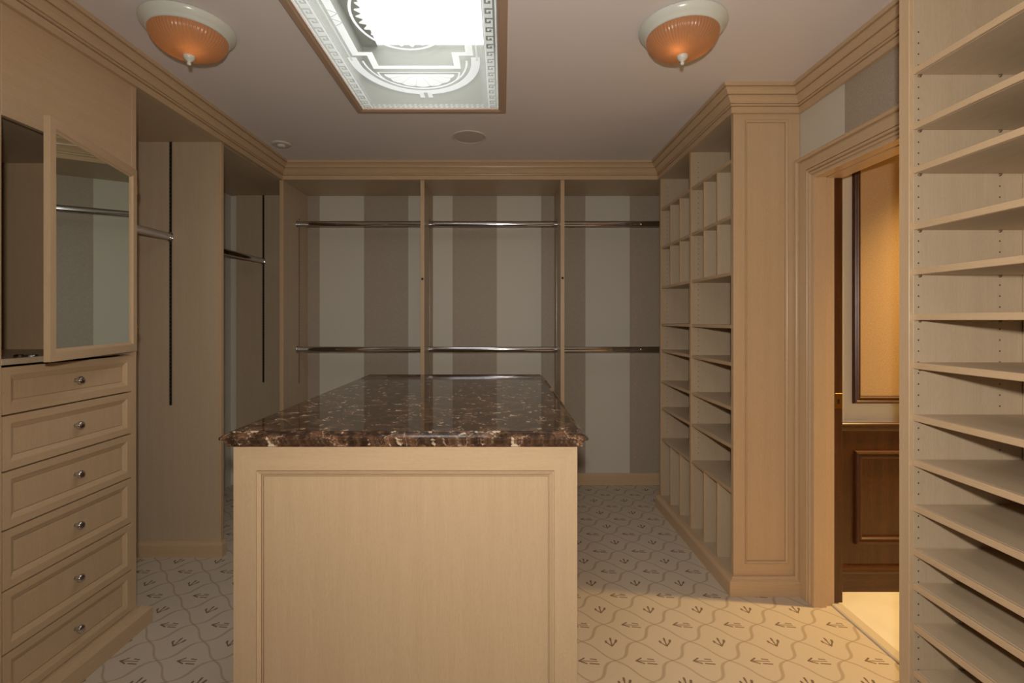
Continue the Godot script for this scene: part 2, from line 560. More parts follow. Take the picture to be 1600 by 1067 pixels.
func materials() -> void:
	var oak := wood_texture(Color(0.77, 0.655, 0.52), Color(0.815, 0.705, 0.565), Color(0.70, 0.565, 0.43), 0.8)
	M.wood = tmat(oak, 0.30, 2.0, 1.0)
	var pale := wood_texture(Color(0.745, 0.66, 0.55), Color(0.79, 0.715, 0.605), Color(0.675, 0.58, 0.475), 0.8)
	M.inner = tmat(pale, 0.42, 2.0, 1.0)
	var dark := wood_texture(Color(0.25, 0.135, 0.06), Color(0.35, 0.195, 0.085), Color(0.15, 0.075, 0.035), 1.3)
	M.dark = tmat(dark, 0.35, 2.0, 1.0)
	M.marble = tmat(marble_texture(), 0.05, 1.0 / 0.8, 1.0 / 0.8)
	M.paper = tmat(wallpaper_texture(), 0.55, 1.0 / 0.8, 1.0 / 0.8)
	M.carpet = tmat(carpet_texture(), 0.95, 4.0, 4.0)
	M.ceiling = mat(Color(0.91, 0.88, 0.875), 0.9)
	M.plain = mat(Color(0.80, 0.765, 0.69), 0.85)
	M.white = mat(Color(0.84, 0.85, 0.81), 0.22)
	M.matte_white = mat(Color(0.83, 0.80, 0.765), 0.6)
	M.chrome = mat(Color(0.80, 0.80, 0.81), 0.09, 1.0)
	M.steel = mat(Color(0.36, 0.35, 0.34), 0.35, 0.9)
	M.nickel = mat(Color(0.62, 0.60, 0.57), 0.30, 1.0)
	M.pin = mat(Color(0.50, 0.42, 0.33), 0.4, 0.6)
	M.black = mat(Color(0.035, 0.03, 0.028), 0.6)
	M.hole = mat(Color(0.36, 0.27, 0.19), 0.8)
	M.brass = mat(Color(0.55, 0.39, 0.18), 0.4, 1.0)
	M.mirror = mat(Color(0.95, 0.985, 0.96), 0.015, 1.0)
	M.fabric = tmat(grain_noise_texture(61, Color(0.69, 0.57, 0.41), Color(0.77, 0.64, 0.47), 0.08), 0.85, 3.0, 3.0)
	M.hallmarble = tmat(grain_noise_texture(62, Color(0.93, 0.90, 0.82), Color(0.95, 0.92, 0.85), 0.006), 0.25, 1.0, 1.0)
	M.sill = mat(Color(0.84, 0.79, 0.70), 0.3)
	M.frame = mat(Color(0.72, 0.61, 0.52), 0.5)
	M.shade = mat(Color(0.60, 0.475, 0.37), 0.25)
	M.shade.backlight_enabled = true
	M.shade.backlight = Color(0.72, 0.58, 0.44)
	M.bulb = mat(Color(1, 0.9, 0.75), 0.4)
	M.bulb.emission_enabled = true
	M.bulb.emission = Color(1.0, 0.70, 0.42)
	M.bulb.emission_energy_multiplier = 0.35

# ------------------------------------------------------------------ the scene
func _ready() -> void:
	rng.seed = 5
	var cam := Camera3D.new()
	cam.name = "camera"
	cam.position = Vector3(0, 1.486, 0)
	cam.projection = Camera3D.PROJECTION_FRUSTUM
	var f := 755.0
	cam.near = 0.05
	cam.far = 60.0
	cam.size = 0.05 * 1067.0 / f
	cam.frustum_offset = Vector2(15.0, -33.5) / f * 0.05
	add_child(cam)
	var env := Environment.new()
	env.background_mode = Environment.BG_COLOR
	env.background_color = Color(0.55, 0.62, 0.70)
	env.background_energy_multiplier = 0.3
	env.tonemap_mode = Environment.TONE_MAPPER_LINEAR
	env.tonemap_exposure = 1.0
	env.sdfgi_enabled = true
	env.ssao_enabled = true
	env.ssil_enabled = true
	var we := WorldEnvironment.new()
	we.name = "world_environment"
	we.environment = env
	add_child(we)
	# the flash fired above the lens: a wide reflector, fading towards the rim of its beam
	var flash := SpotLight3D.new()
	flash.name = "camera_flash"
	flash.position = Vector3(0.0, 1.64, 0.06)
	flash.rotation_degrees = Vector3(2, -9, 0)
	flash.light_color = Color(1.0, 0.97, 0.93)
	flash.light_energy = 3.1
	flash.light_size = 0.03
	flash.spot_range = 14.0
	flash.spot_attenuation = 2.0
	flash.spot_angle = 85.0
	flash.spot_angle_attenuation = 0.95
	flash.shadow_enabled = true
	add_child(flash)
	# downlight of the hall beyond the door
	var spot := SpotLight3D.new()
	spot.name = "hall_downlight"
	spot.position = P(2.75, 2.66, 2.33)
	spot.rotation_degrees = Vector3(-90, 0, 0)
	spot.light_color = Color(1.0, 0.825, 0.53)
	spot.light_energy = 7.2
	spot.light_size = 0.05
	spot.spot_angle = 55.0
	spot.spot_angle_attenuation = 1.0
	spot.spot_range = 12.0
	spot.spot_attenuation = 2.0
	spot.shadow_enabled = true
	add_child(spot)
	# daylight at the top of the skylight shaft
	var day := AreaLight3D.new()
	day.name = "skylight_glow"
	day.position = P(-0.4235, SHAFT - 0.012, 2.0)
	day.rotation_degrees = Vector3(-90, 0, 0)
	day.area_size = Vector2(0.60, 1.66)
	day.light_color = Color(0.98, 0.98, 1.0)
	day.light_energy = 0.25
	day.area_range = 14.0
	day.area_attenuation = 2.0
	day.shadow_enabled = true
	add_child(day)

	materials()
	build_room()
	build_hall()
	build_crown()
	build_tower()
	build_left_closets()
	build_back_closet()
	build_right_cabinet()
	build_near_cabinet()
	build_island()
	build_ceiling_fittings()
	build_rods()

func build_room() -> void:
	org = Vector3.ZERO
	var st := mb(); uvo = Vector2.ZERO
	uvo = Vector2(-1.25 + 1.25, -2.232 + 2.25)
	box(st, XL - 0.1, 1.71, -0.1, 0.0, -1.6, DB + 0.1, "d", 0.0)
	struct("floor", st, M.carpet, "cream cut-pile carpet with a wavy brown trellis and small sprigs", "carpet")
	st = mb(); uvo = Vector2.ZERO
	# slabs round the opening of the ceiling light panel
	var a := [-0.83, -0.017, 1.14, 2.86]
	box(st, XL - 0.1, a[0], H, H + 0.1, -1.6, DB + 0.1, "y", 0.0)
	box(st, a[1], XR + 0.1, H, H + 0.1, -1.6, DB + 0.1, "y", 0.0)
	box(st, a[0], a[1], H, H + 0.1, -1.6, a[2], "y", 0.0)
	box(st, a[0], a[1], H, H + 0.1, a[3], DB + 0.1, "y", 0.0)
	struct("ceiling", st, M.ceiling, "flat matt ceiling in pale pinkish white", "ceiling")
	st = mb(); uvo = Vector2(0.05, 0)
	box(st, XL - 0.1, XR + 0.2, 0, H, DB, DB + 0.1, "y", 0.0)
	struct("wall_back", st, M.paper, "back wall papered in wide pale and taupe vertical stripes", "wall")
	st = mb(); uvo = Vector2(-4.0, 0)
	box(st, XL - 0.1, XL, 0, H, -1.6, DB, "y", 0.0)
	struct("wall_left", st, M.paper, "striped papered wall behind the left hanging closets", "wall")
	st = mb(); uvo = Vector2(-2.286, 0)
	box(st, XR, XR + 0.104, 0, H, 2.53, DB, "y", 0.0)
	box(st, XR, XR + 0.15, 2.24, H, 1.60, 2.53, "y", 0.0)
	box(st, XR, XR + 0.15, 0, H, -1.6, 1.60, "y", 0.0)
	struct("wall_right", st, M.paper, "striped papered wall with the doorway in it", "wall")
	st = mb(); uvo = Vector2.ZERO
	box(st, XL - 0.1, XR + 0.15, 0, H, -1.7, -1.6, "y", 0.0)
	struct("wall_front", st, M.plain, "plain cream wall behind the viewpoint", "wall")
	# baseboard of the back wall inside the closet
	st = mb()
	sweep(st, [Vector2(FL, DB - 0.001), Vector2(1.60, DB - 0.001)], false, [Vector2(0, 0), Vector2(0.016, 0), Vector2(0.016, 0.085), Vector2(0.010, 0.098), Vector2(0.006, 0.105), Vector2(0, 0.105)])
	struct("baseboard_back", st, M.wood, "light oak baseboard along the foot of the striped back wall", "baseboard")
	# door casing: up one side, across the head (path in the wall plane; out towards the opening)
	st = mb()
	var prof := [Vector2(0.0, 0.0), Vector2(0.0, 0.030), Vector2(-0.002, 0.034), Vector2(-0.007, 0.037), Vector2(-0.013, 0.037), Vector2(-0.018, 0.034), Vector2(-0.020, 0.030), Vector2(-0.020, 0.018), Vector2(-0.023, 0.018), Vector2(-0.026, 0.022), Vector2(-0.031, 0.023), Vector2(-0.074, 0.019),
		Vector2(-0.074, 0.012), Vector2(-0.077, 0.012), Vector2(-0.078, 0.020), Vector2(-0.081, 0.024), Vector2(-0.085, 0.025), Vector2(-0.089, 0.024), Vector2(-0.092, 0.020), Vector2(-0.093, 0.012), Vector2(-0.096, 0.012), Vector2(-0.097, 0.018), Vector2(-0.101, 0.021), Vector2(-0.105, 0.020), Vector2(-0.108, 0.017), Vector2(-0.110, 0.009), Vector2(-0.113, 0.009), Vector2(-0.115, 0.013), Vector2(-0.120, 0.014), Vector2(-0.130, 0.010), Vector2(-0.130, 0.0)]
	sweep(st, [Vector2(1.50, 0), Vector2(1.50, 2.352), Vector2(2.626, 2.352), Vector2(2.626, 0)], false, mirror_profile(prof), P(XR, 0, 0), Vector3(0, 0, -1), Vector3(0, 1, 0), Vector3(-1, 0, 0))
	struct("trim_1", st, M.wood, "moulded light oak casing round the doorway", "casing")
	# jambs and head of the pocket door
	var j := thing("door_1", "doorway with oak jambs and a dark pocket door slid into the wall", "door", P(XR + 0.07, 0, 2.5), "", "structure")
	part_box(j, "jamb", M.wood, XR - 0.008, XR + 0.056, 0, 2.226, 2.496, 2.53)
	part_box(j, "jamb", M.wood, XR + 0.056, XR + 0.106, 0, 2.226, 2.512, 2.53)
	part_box(j, "jamb", M.wood, XR - 0.008, XR + 0.15, 0, 2.226, 1.60, 1.63)
	part_box(j, "head_jamb", M.wood, XR - 0.008, XR + 0.052, 2.226, 2.246, 1.63, 2.53, "d")
	part_box(j, "head_jamb", M.wood, XR + 0.066, XR + 0.15, 2.226, 2.246, 1.63, 2.53, "d")
	var leaf := part_box(j, "door_leaf", M.dark, XR + 0.108, XR + 0.152, 0.014, 2.236, 2.516, 3.42, "y", 0.002)
	leaf.set_meta("label", "dark stained oak leaf, only its edge showing")
	var lp := part_box(leaf, "latch_plate", M.brass, XR + 0.111, XR + 0.149, 1.025, 1.105, 2.5135, 2.518, "y", 0.001)
	lp.set_meta("label", "small brass plate let into the edge")
	part_box(leaf, "latch_hole", M.black, XR + 0.124, XR + 0.134, 1.05, 1.075, 2.5125, 2.515, "y", 0.0)
	org = Vector3.ZERO
	st = mb()
	box(st, 1.712, 1.766, -0.02, 0.013, 1.63, 2.514, "d", 0.005)
	struct("threshold", st, M.sill, "cream marble threshold strip between carpet and hall floor", "threshold")

func mirror_profile(p: Array) -> Array:
	# profiles are written outside-in with negative "out"; here they are turned to run counter-clockwise
	var q := []
	for v in p:
		q.append(Vector2(-v.x, v.y))
	q.reverse()
	return q

func build_hall() -> void:
	org = Vector3.ZERO
	var D0 := 2.66
	var x0 := 1.775
	var st := mb(); uvo = Vector2.ZERO
	box(st, 1.712, 3.6, -0.1, 0.0, 0.2, 3.5, "d", 0.0)
	struct("floor_hall", st, M.hallmarble, "polished cream marble floor of the hall, lit warm", "floor")
	st = mb()
	box(st, x0, 3.6, 2.70, 2.80, 0.2, D0, "y", 0.0)
	struct("ceiling_hall", st, M.ceiling, "plain pale ceiling of the hall", "ceiling")
	st = mb()
	box(st, 3.5, 3.6, 0, 2.7, 0.2, D0, "y", 0.0)
	struct("wall_hall_side", st, M.plain, "plain cream far side wall of the hall", "wall")
	st = mb()
	box(st, x0, 3.6, 0, 2.7, 0.1, 0.2, "y", 0.0)
	struct("wall_hall_front", st, M.plain, "plain cream near end wall of the hall", "wall")
	var w := thing("wall_hall", "hall wall with tan fabric panel above dark oak wainscot", "wall", P(2.5, 0, D0), "", "structure")
	st = mb()
	box(st, x0, 3.6, 0, 2.75, D0, D0 + 0.09, "y", 0.0)
	obj("plaster", st, M.plain, w)
	# fabric panel in a dark moulding
	st = mb()
	var mp := [Vector2(0, 0), Vector2(0, 0.010), Vector2(-0.004, 0.018), Vector2(-0.010, 0.022), Vector2(-0.016, 0.018), Vector2(-0.020, 0.014), Vector2(-0.026, 0.018), Vector2(-0.033, 0.018), Vector2(-0.038, 0.010), Vector2(-0.042, 0.008), Vector2(-0.042, 0)]
	var facing := Vector3(0, 0, 1)
	sweep(st, [Vector2(1.924, 1.028), Vector2(1.924, 2.50), Vector2(3.2, 2.50), Vector2(3.2, 1.028)], true, mirror_profile(mp), P(0, 0, D0), Vector3(1, 0, 0), Vector3(0, 1, 0), facing)
	obj("picture_moulding", st, M.dark, w)
	part_box(w, "fabric_panel", M.fabric, 1.962, 3.162, 1.066, 2.462, D0 - 0.006, D0 + 0.001, "y", 0.001)
	# wainscot
	part_box(w, "wainscot", M.dark, x0, 3.6, 0.146, 0.89, D0 - 0.012, D0 + 0.001, "y", 0.001)
	st = mb()
	sweep(st, [Vector2(1.924, 0.262), Vector2(1.924, 0.772), Vector2(3.2, 0.772), Vector2(3.2, 0.262)], true, mirror_profile(mp), P(0, 0, D0 - 0.012), Vector3(1, 0, 0), Vector3(0, 1, 0), facing)
	obj("wainscot_moulding", st, M.dark, w)
	st = mb()
	sweep(st, [Vector2(x0, D0), Vector2(3.6, D0)], false, [Vector2(0, 0.878), Vector2(0.014, 0.878), Vector2(0.018, 0.888), Vector2(0.020, 0.900), Vector2(0.030, 0.908), Vector2(0.032, 0.920), Vector2(0.026, 0.925), Vector2(0, 0.925)])
	obj("chair_rail", st, M.dark, w)
	st = mb()
	sweep(st, [Vector2(x0, D0), Vector2(3.6, D0)], false, [Vector2(0, 0), Vector2(0.020, 0), Vector2(0.020, 0.098), Vector2(0.024, 0.104), Vector2(0.026, 0.112), Vector2(0.020, 0.120), Vector2(0.022, 0.130), Vector2(0.018, 0.140), Vector2(0.012, 0.152), Vector2(0, 0.152)])
	obj("base_moulding", st, M.dark, w)
	# the fitting of the downlight
	var dl := thing("downlight", "small recessed downlight in the hall ceiling above the marble floor", "light", P(2.75, 2.7, 2.33))
	st = mb()
	lathe(st, P(2.75, 2.7, 2.33), Vector3(0, -1, 0), [Vector2(0.045, -0.002), Vector2(0.047, 0.006), Vector2(0.058, 0.008), Vector2(0.064, 0.0)], 32)
	obj("trim_ring", st, M.white, dl)
	st = mb()
	lathe(st, P(2.75, 2.7, 2.33), Vector3(0, -1, 0), [Vector2(0.046, 0.0005), Vector2(0.03, 0.004), Vector2(0.0, 0.006)], 24)
	obj("lamp_face", st, M.bulb, dl)

func crown_profile() -> Array:
	# (out, up) measured from the cabinet face and its lower edge, counter-clockwise
	return [Vector2(0, 0), Vector2(0.018, 0.0), Vector2(0.020, 0.002), Vector2(0.020, 0.031), Vector2(0.013, 0.031), Vector2(0.013, 0.035), Vector2(0.024, 0.035), Vector2(0.028, 0.037), Vector2(0.029, 0.040), Vector2(0.028, 0.043),
		Vector2(0.022, 0.044), Vector2(0.022, 0.047), Vector2(0.029, 0.048), Vector2(0.034, 0.056), Vector2(0.041, 0.066), Vector2(0.050, 0.075), Vector2(0.054, 0.078), Vector2(0.047, 0.080), Vector2(0.047, 0.084), Vector2(0.058, 0.084),
		Vector2(0.061, 0.086), Vector2(0.062, 0.090), Vector2(0.066, 0.098), Vector2(0.072, 0.105), Vector2(0.079, 0.110), Vector2(0.074, 0.112), Vector2(0.074, 0.116), Vector2(0.088, 0.116), Vector2(0.088, 0.1345), Vector2(0, 0.1345)]

func build_crown() -> void:
	# each run of the crown moulding, mitred against its neighbours by sweeping along the whole path and cutting it into runs
	var path := [Vector2(FL, 0.6), Vector2(FL, FB), Vector2(FR, FB), Vector2(FR, 2.628), Vector2(XR, 2.628), Vector2(XR, 1.53)]
	var labels := ["light oak crown moulding above the drawer tower and left hanging closets", "light oak crown moulding across the back hanging closet", "light oak crown moulding above the open front of the cubby shelf cabinet",
		"short light oak crown return above the panelled cabinet end", "light oak crown moulding above the doorway and striped wallpaper"]
	for k in 5:
		org = Vector3.ZERO
		var st := mb()
		var prof := crown_profile()
		sweep_run(st, path, k, prof)
		var o := obj(numbered("trim_%d" % (k + 2)), st, M.wood, self)
		tag(o, labels[k], "crown moulding", "", "structure")

func sweep_run(st: SurfaceTool, path: Array, k: int, prof: Array) -> void:
	# one run of a mitred sweep, with closed mitre ends
	var n := path.size()
	var at := func(i: int, q: Vector2) -> Vector3:
		var m: Vector2
		var a := Vector2.ZERO
		var b := Vector2.ZERO
		if i > 0:
			var d: Vector2 = (path[i] - path[i - 1]).normalized()
			a = Vector2(d.y, -d.x)
		if i < n - 1:
			var d: Vector2 = (path[i + 1] - path[i]).normalized()
			b = Vector2(d.y, -d.x)
		m = (a + b) / (1.0 + a.dot(b)) if i > 0 and i < n - 1 else a + b
		var p: Vector2 = path[i] + m * q.x
		return P(p.x, TOP + q.y - 0.001, p.y)
	var dd: Vector2 = (path[k + 1] - path[k]).normalized()
	var r := Vector2(dd.y, -dd.x)
	var len: float = (path[k + 1] - path[k]).length()
	var around := 0.0
	for e in prof.size():
		var q0: Vector2 = prof[e]
		var q1: Vector2 = prof[(e + 1) % prof.size()]
		var t := q1 - q0
		var nn := Vector2(t.y, -t.x).normalized()
		var nv := Vector3(r.x * nn.x, nn.y, -r.y * nn.x)
		quad(st, at.call(k, q0), at.call(k + 1, q0), at.call(k + 1, q1), at.call(k, q1), nv, [uvo + Vector2(around, 0), uvo + Vector2(around, len), uvo + Vector2(around + t.length(), len), uvo + Vector2(around + t.length(), 0)])
		around += t.length()
	var idx := Geometry2D.triangulate_polygon(PackedVector2Array(prof))
	for e in [[k, -1.0], [k + 1, 1.0]]:
		var nv: Vector3 = Vector3(dd.x, 0, -dd.y) * e[1]
		for i in range(0, idx.size(), 3):
			tri(st, [at.call(e[0], prof[idx[i]]), at.call(e[0], prof[idx[i + 1]]), at.call(e[0], prof[idx[i + 2]])], nv, [uvo, uvo, uvo])

func plinth_profile(out: float, h: float) -> Array:
	return [Vector2(0, 0), Vector2(out, 0), Vector2(out, h * 0.72), Vector2(out * 0.86, h * 0.80), Vector2(out * 0.5, h * 0.88), Vector2(out * 0.35, h), Vector2(0, h)]

func knob(parent: Node, at: Vector3) -> void:
	var st := mb()
	lathe(st, at, Vector3(1, 0, 0), [Vector2(0.0085, 0.0), Vector2(0.0085, 0.003), Vector2(0.0058, 0.006), Vector2(0.0055, 0.011), Vector2(0.009, 0.016), Vector2(0.0155, 0.019), Vector2(0.0172, 0.023), Vector2(0.0165, 0.028), Vector2(0.012, 0.0325), Vector2(0.006, 0.0345), Vector2(0.0, 0.035)], 24)
	obj("knob", st, M.chrome, parent)

func build_tower() -> void:
	var d0 := 1.68
	var d1 := 2.337
	var t := thing("drawer_tower", "tall light oak unit with six drawers below an ajar mirror door", "cabinet", P(-2.1, 0, 2.0))
	# carcass
	part_box(t, "side_panel", M.wood, XL + 0.01, FL - 0.022, 0, TOP + 0.03, d0, d0 + 0.028)
	part_box(t, "side_panel", M.wood, XL + 0.01, FL - 0.022, 0, TOP + 0.03, d1 - 0.028, d1)
	part_box(t, "back_panel", M.inner, XL + 0.004, XL + 0.016, 0.05, TOP, d0 + 0.028, d1 - 0.028)
	part_box(t, "top_panel", M.inner, XL + 0.016, FL - 0.022, TOP, TOP + 0.03, d0 + 0.028, d1 - 0.028, "x")
	part_box(t, "inner_top", M.inner, XL + 0.016, FL - 0.022, 2.235, 2.262, d0 + 0.028, d1 - 0.028, "x")
	part_box(t, "shelf", M.inner, XL + 0.016, FL - 0.001, 1.325, 1.347, d0 + 0.028, d1 - 0.028, "x")
	# face frame
	part_box(t, "stile", M.wood, FL - 0.022, FL, 0.0, TOP + 0.03, d1 - 0.030, d1)
	part_box(t, "stile", M.wood, FL - 0.022, FL, 0.0, TOP + 0.03, d0, d0 + 0.028)
	part_box(t, "fascia", M.wood, FL - 0.022, FL, 2.212, TOP + 0.03, d0 + 0.028, d1 - 0.030, "d")
	# plinth round the foot
	var st := mb()
	sweep(st, [Vector2(FL, d0), Vector2(FL, d1), Vector2(XL + 0.03, d1)], false, plinth_profile(0.045, 0.10))
	obj("plinth", st, M.wood, t)
	# drawers
	var ys := [1.320, 1.146, 0.946, 0.737, 0.522, 0.296, 0.100]
	var a := d0 + 0.029
	var b := d1 - 0.031
	for k in 6:
		var y1: float = ys[k] - 0.003
		var y0: float = ys[k + 1] + 0.003
		var dr := Node3D.new()
		dr.name = "drawer"
		t.add_child(dr, true)
		var n := Vector3(1, 0, 0)
		var prof := [Vector2(0, -0.020), Vector2(0.024, -0.020), Vector2(0.024, -0.015), Vector2(0.0215, -0.015), Vector2(0.0215, -0.010), Vector2(0.019, -0.0095), Vector2(0.006, -0.003), Vector2(0.004, -0.001), Vector2(0.003, -0.001), Vector2(0.002, 0.0), Vector2(0.0, 0.0)]
		framed(dr, M.wood, P(FL + 0.002, y0, a), Vector3(0, 0, -1), Vector3(0, 1, 0), n, b - a, y1 - y0, 0.026, 0.024, 0.011, 0.022, prof)
		part_box(dr, "drawer_box", M.inner, XL + 0.05, FL - 0.021, y0 + 0.012, y1 - 0.03, a + 0.012, b - 0.012, "d", 0.0)
		knob(dr, P(FL - 0.009, (y0 + y1) / 2.0 + 0.002, 2.012))
	# the mirror door, hinged at the far edge and standing ajar
	var hinge := P(FL + 0.004, 0, d1 - 0.020)
	var free := P(FL + 0.173, 0, 1.692)
	var along := (hinge - free).normalized()          # from the free edge to the hinge
	var nrm := along.cross(Vector3.UP).normalized()
	if nrm.x < 0.0: nrm = -nrm
	var door := Node3D.new()
	door.name = "mirror_door"
	t.add_child(door, true)
	var w := (hinge - free).length()
	var prof2 := [Vector2(0, -0.018), Vector2(0.014, -0.018), Vector2(0.014, -0.010), Vector2(0.010, -0.008), Vector2(0.003, -0.001), Vector2(0.0, 0.0)]
	framed(door, M.wood, free + Vector3(0, 1.338, 0) + nrm * 0.012, along, Vector3(0, 1, 0), nrm, w, 2.204 - 1.338, 0.031, 0.012, 0.010, 0.020, prof2)
	for c in door.get_children():
		if String(c.name) == "panel":
			c.name = "mirror"
			(c as MeshInstance3D).material_override = M.mirror
			c.set_meta("label", "faintly green mirror glass reflecting the back closet")
	for y in [1.43, 2.11]:
		st = mb()
		lathe(st, hinge + Vector3(0, y - 0.02, 0) + nrm * 0.010 + along * 0.004, Vector3.UP, [Vector2(0.0, 0.0), Vector2(0.005, 0.001), Vector2(0.005, 0.039), Vector2(0.0, 0.04)], 10)
		obj("hinge", st, M.brass, door)
	# a key lying on the shelf
	var kd := 1.80
	var key := thing("key", "small dark metal key lying on the shelf above the top drawer", "key", P(-1.80, 1.347, kd))
	st = mb()
	var ring := []
	for i in 14:
		ring.append(Vector2(-1.80 + 0.012 * cos(TAU * i / 14.0), kd + 0.012 * sin(TAU * i / 14.0)))
	sweep(st, ring, true, [Vector2(-0.004, 0.0), Vector2(0.004, 0.0), Vector2(0.004, 0.008), Vector2(0.0, 0.011), Vector2(-0.004, 0.008)], Vector3(0, 1.3475, 0))
	obj("bow", st, M.chrome, key)
	st = mb()
	box(st, -1.804, -1.796, 1.3475, 1.3555, kd + 0.010, kd + 0.060, "d", 0.001)
	box(st, -1.797, -1.783, 1.3475, 1.3545, kd + 0.043, kd + 0.048, "d", 0.0005)
	box(st, -1.797, -1.783, 1.3475, 1.3545, kd + 0.052, kd + 0.057, "d", 0.0005)
	obj("blade", st, M.chrome, key)

# a slotted shelf standard: a thin steel channel with a ladder of slots, on a face with the given normal
func standard(parent: Node, x: float, d: float, y0: float, y1: float, n: Vector3, m: Material = M.steel) -> void:
	var st := mb()
	var sl := mb()
	if absf(n.x) > 0.5:
		box(st, x, x + n.x * 0.004, y0, y1, d - 0.006, d + 0.006, "y", 0.001)
	else:
		box(st, x - 0.008, x + 0.008, y0, y1, d, d - n.z * 0.005, "y", 0.001)
	var s := obj("standard", st, m, parent)
	var y := y0 + 0.014
	while y < y1 - 0.012:
		if absf(n.x) > 0.5:
			box(sl, x + n.x * 0.003, x + n.x * 0.0044, y, y + 0.010, d - 0.003, d + 0.003, "y", 0.0)
		else:
			box(sl, x - 0.0035, x + 0.0035, y, y + 0.012, d - n.z * 0.003, d - n.z * 0.0054, "y", 0.0)
		y += 0.024
	var so := obj("slots", sl, M.black, s)
	so.set_meta("kind", "stuff")

func build_left_closets() -> void:
	var dA := 3.04
	var t := thing("hanging_closet", "open oak hanging bay between the drawer tower and a tall divider", "closet", P(-2.1, 0, 2.7))
	part_box(t, "divider", M.inner, XL + 0.002, FL - 0.02, 0.0, TOP + 0.03, dA, dA + 0.028)
	part_box(t, "edge_strip", M.wood, FL - 0.02, FL, 0.0, TOP + 0.03, dA - 0.001, dA + 0.029)
	part_box(t, "top_panel", M.inner, XL + 0.002, FL - 0.0, TOP, TOP + 0.03, 2.338, dA - 0.001, "d")
	var st := mb()
	sweep(st, [Vector2(XL + 0.02, dA), Vector2(FL, dA), Vector2(FL, dA + 0.028)], false, plinth_profile(0.018, 0.098))
	obj("plinth", st, M.wood, t)
	standard(t, -2.085, dA, 0.95, TOP, Vector3(0, 0, 1))
	var u := thing("hanging_closet", "open oak hanging bay in the dark far left corner", "closet", P(-2.1, 0, 3.7))
	part_box(u, "end_panel", M.inner, XL + 0.06, FL - 0.03, 0.0, TOP, DB - 0.026, DB - 0.001)
	part_box(u, "top_panel", M.inner, XL + 0.002, FL - 0.018, TOP, TOP + 0.03, dA + 0.030, DB - 0.001, "d")
	standard(u, -2.145, DB - 0.026, 0.926, TOP, Vector3(0, 0, 1))

func build_back_closet() -> void:
	var t := thing("hanging_closet", "wide open oak hanging closet with two partitions against the back wall", "closet", P(-0.25, 0, 4.1))
	# end panel at the left, partitions
	for k in 3:
		var x: float = [-1.77, -0.641, 0.482][k]
		part_box(t, "end_panel" if k == 0 else "partition", M.inner, x - 0.014, x + 0.014, 0.0, TOP, FB + 0.02, DB - 0.001)
		var e := part_box(t, "edge_strip", M.wood, x - 0.016, x + 0.016, 0.0, TOP, FB, FB + 0.02)
		if k > 0:
			var st := mb()
			lathe(st, P(x, 1.815 + 0.008 * (k - 1), FB + 0.0005), Vector3(0, 0, 1), [Vector2(0.010, 0.0), Vector2(0.009, 0.002), Vector2(0.004, 0.0025), Vector2(0.0, 0.0015)], 16)
			obj("lock_bore", st, M.black, e)
		if k < 3: standard(t, x + 0.014, 4.17, 0.94, 2.36, Vector3(1, 0, 0), M.nickel)
		if k > 0: standard(t, x - 0.014, 4.17, 0.94, 2.36, Vector3(-1, 0, 0), M.nickel)
	part_box(t, "top_panel", M.inner, FL + 0.0, XR - 0.02, TOP, TOP + 0.03, FB + 0.001, DB - 0.001, "x")

func build_rods() -> void:
	var xs := [-1.755, -0.656, -0.626, 0.467, 0.497, 1.60]
	var where := ["left bay", "middle bay", "right bay"]
	for k in 3:
		for r in 2:
			var y: float = [2.308, 1.235][r]
			var t := thing("closet_rod", "chrome %s hanging rod in the %s of the back closet" % [["upper", "lower"][r], ["bay beside the left end panel", "middle bay between both partitions", "bay beside the cubby shelf cabinet"][k]], "rod", P((xs[k * 2] + xs[k * 2 + 1]) / 2.0, y, 4.15), "chrome hanging rods")
			rod(t, P(xs[k * 2], y, 4.13), P(xs[k * 2 + 1], y, 4.13))
	var t2 := thing("closet_rod", "chrome hanging rod running from behind the mirror door to the tall divider", "rod", P(-2.085, 2.008, 2.7), "chrome hanging rods")
	rod(t2, P(-2.085, 2.008, 2.338), P(-2.085, 2.008, 3.034))
	var t3 := thing("closet_rod", "chrome hanging rod in the dark far left corner bay", "rod", P(-2.145, 2.015, 3.7), "chrome hanging rods")
	rod(t3, P(-2.145, 2.015, 3.069), P(-2.145, 2.015, DB - 0.032))

func rod(t: Node, a: Vector3, b: Vector3) -> void:
	var d := (b - a).normalized()
	var st := mb()
	oval_bar(st, a + d * 0.004, b - d * 0.004, 0.015, 0.024)
	obj("tube", st, M.chrome, t)
	for e in [[a, d], [b, -d]]:
		st = mb()
		# a cup round the end of the rod with a flange on the panel
		oval_bar(st, e[0], e[0] + e[1] * 0.003, 0.020, 0.031)
		oval_bar(st, e[0] + e[1] * 0.003, e[0] + e[1] * 0.020, 0.0165, 0.0258)
		obj("bracket", st, M.chrome, t)

func peg_holes(parent: Node, face_d: float, nz: float, xs: Array, y0: float, y1: float) -> void:
	var st := mb()
	for x in xs:
		var y := y0
		while y < y1:
			lathe(st, P(x, y, face_d), Vector3(0, 0, nz), [Vector2(0.0, 0.0006), Vector2(0.0022, 0.0006), Vector2(0.0028, 0.0)], 8)
			y += 0.034
	var o := obj("peg_holes", st, M.hole, parent)
	o.set_meta("kind", "stuff")

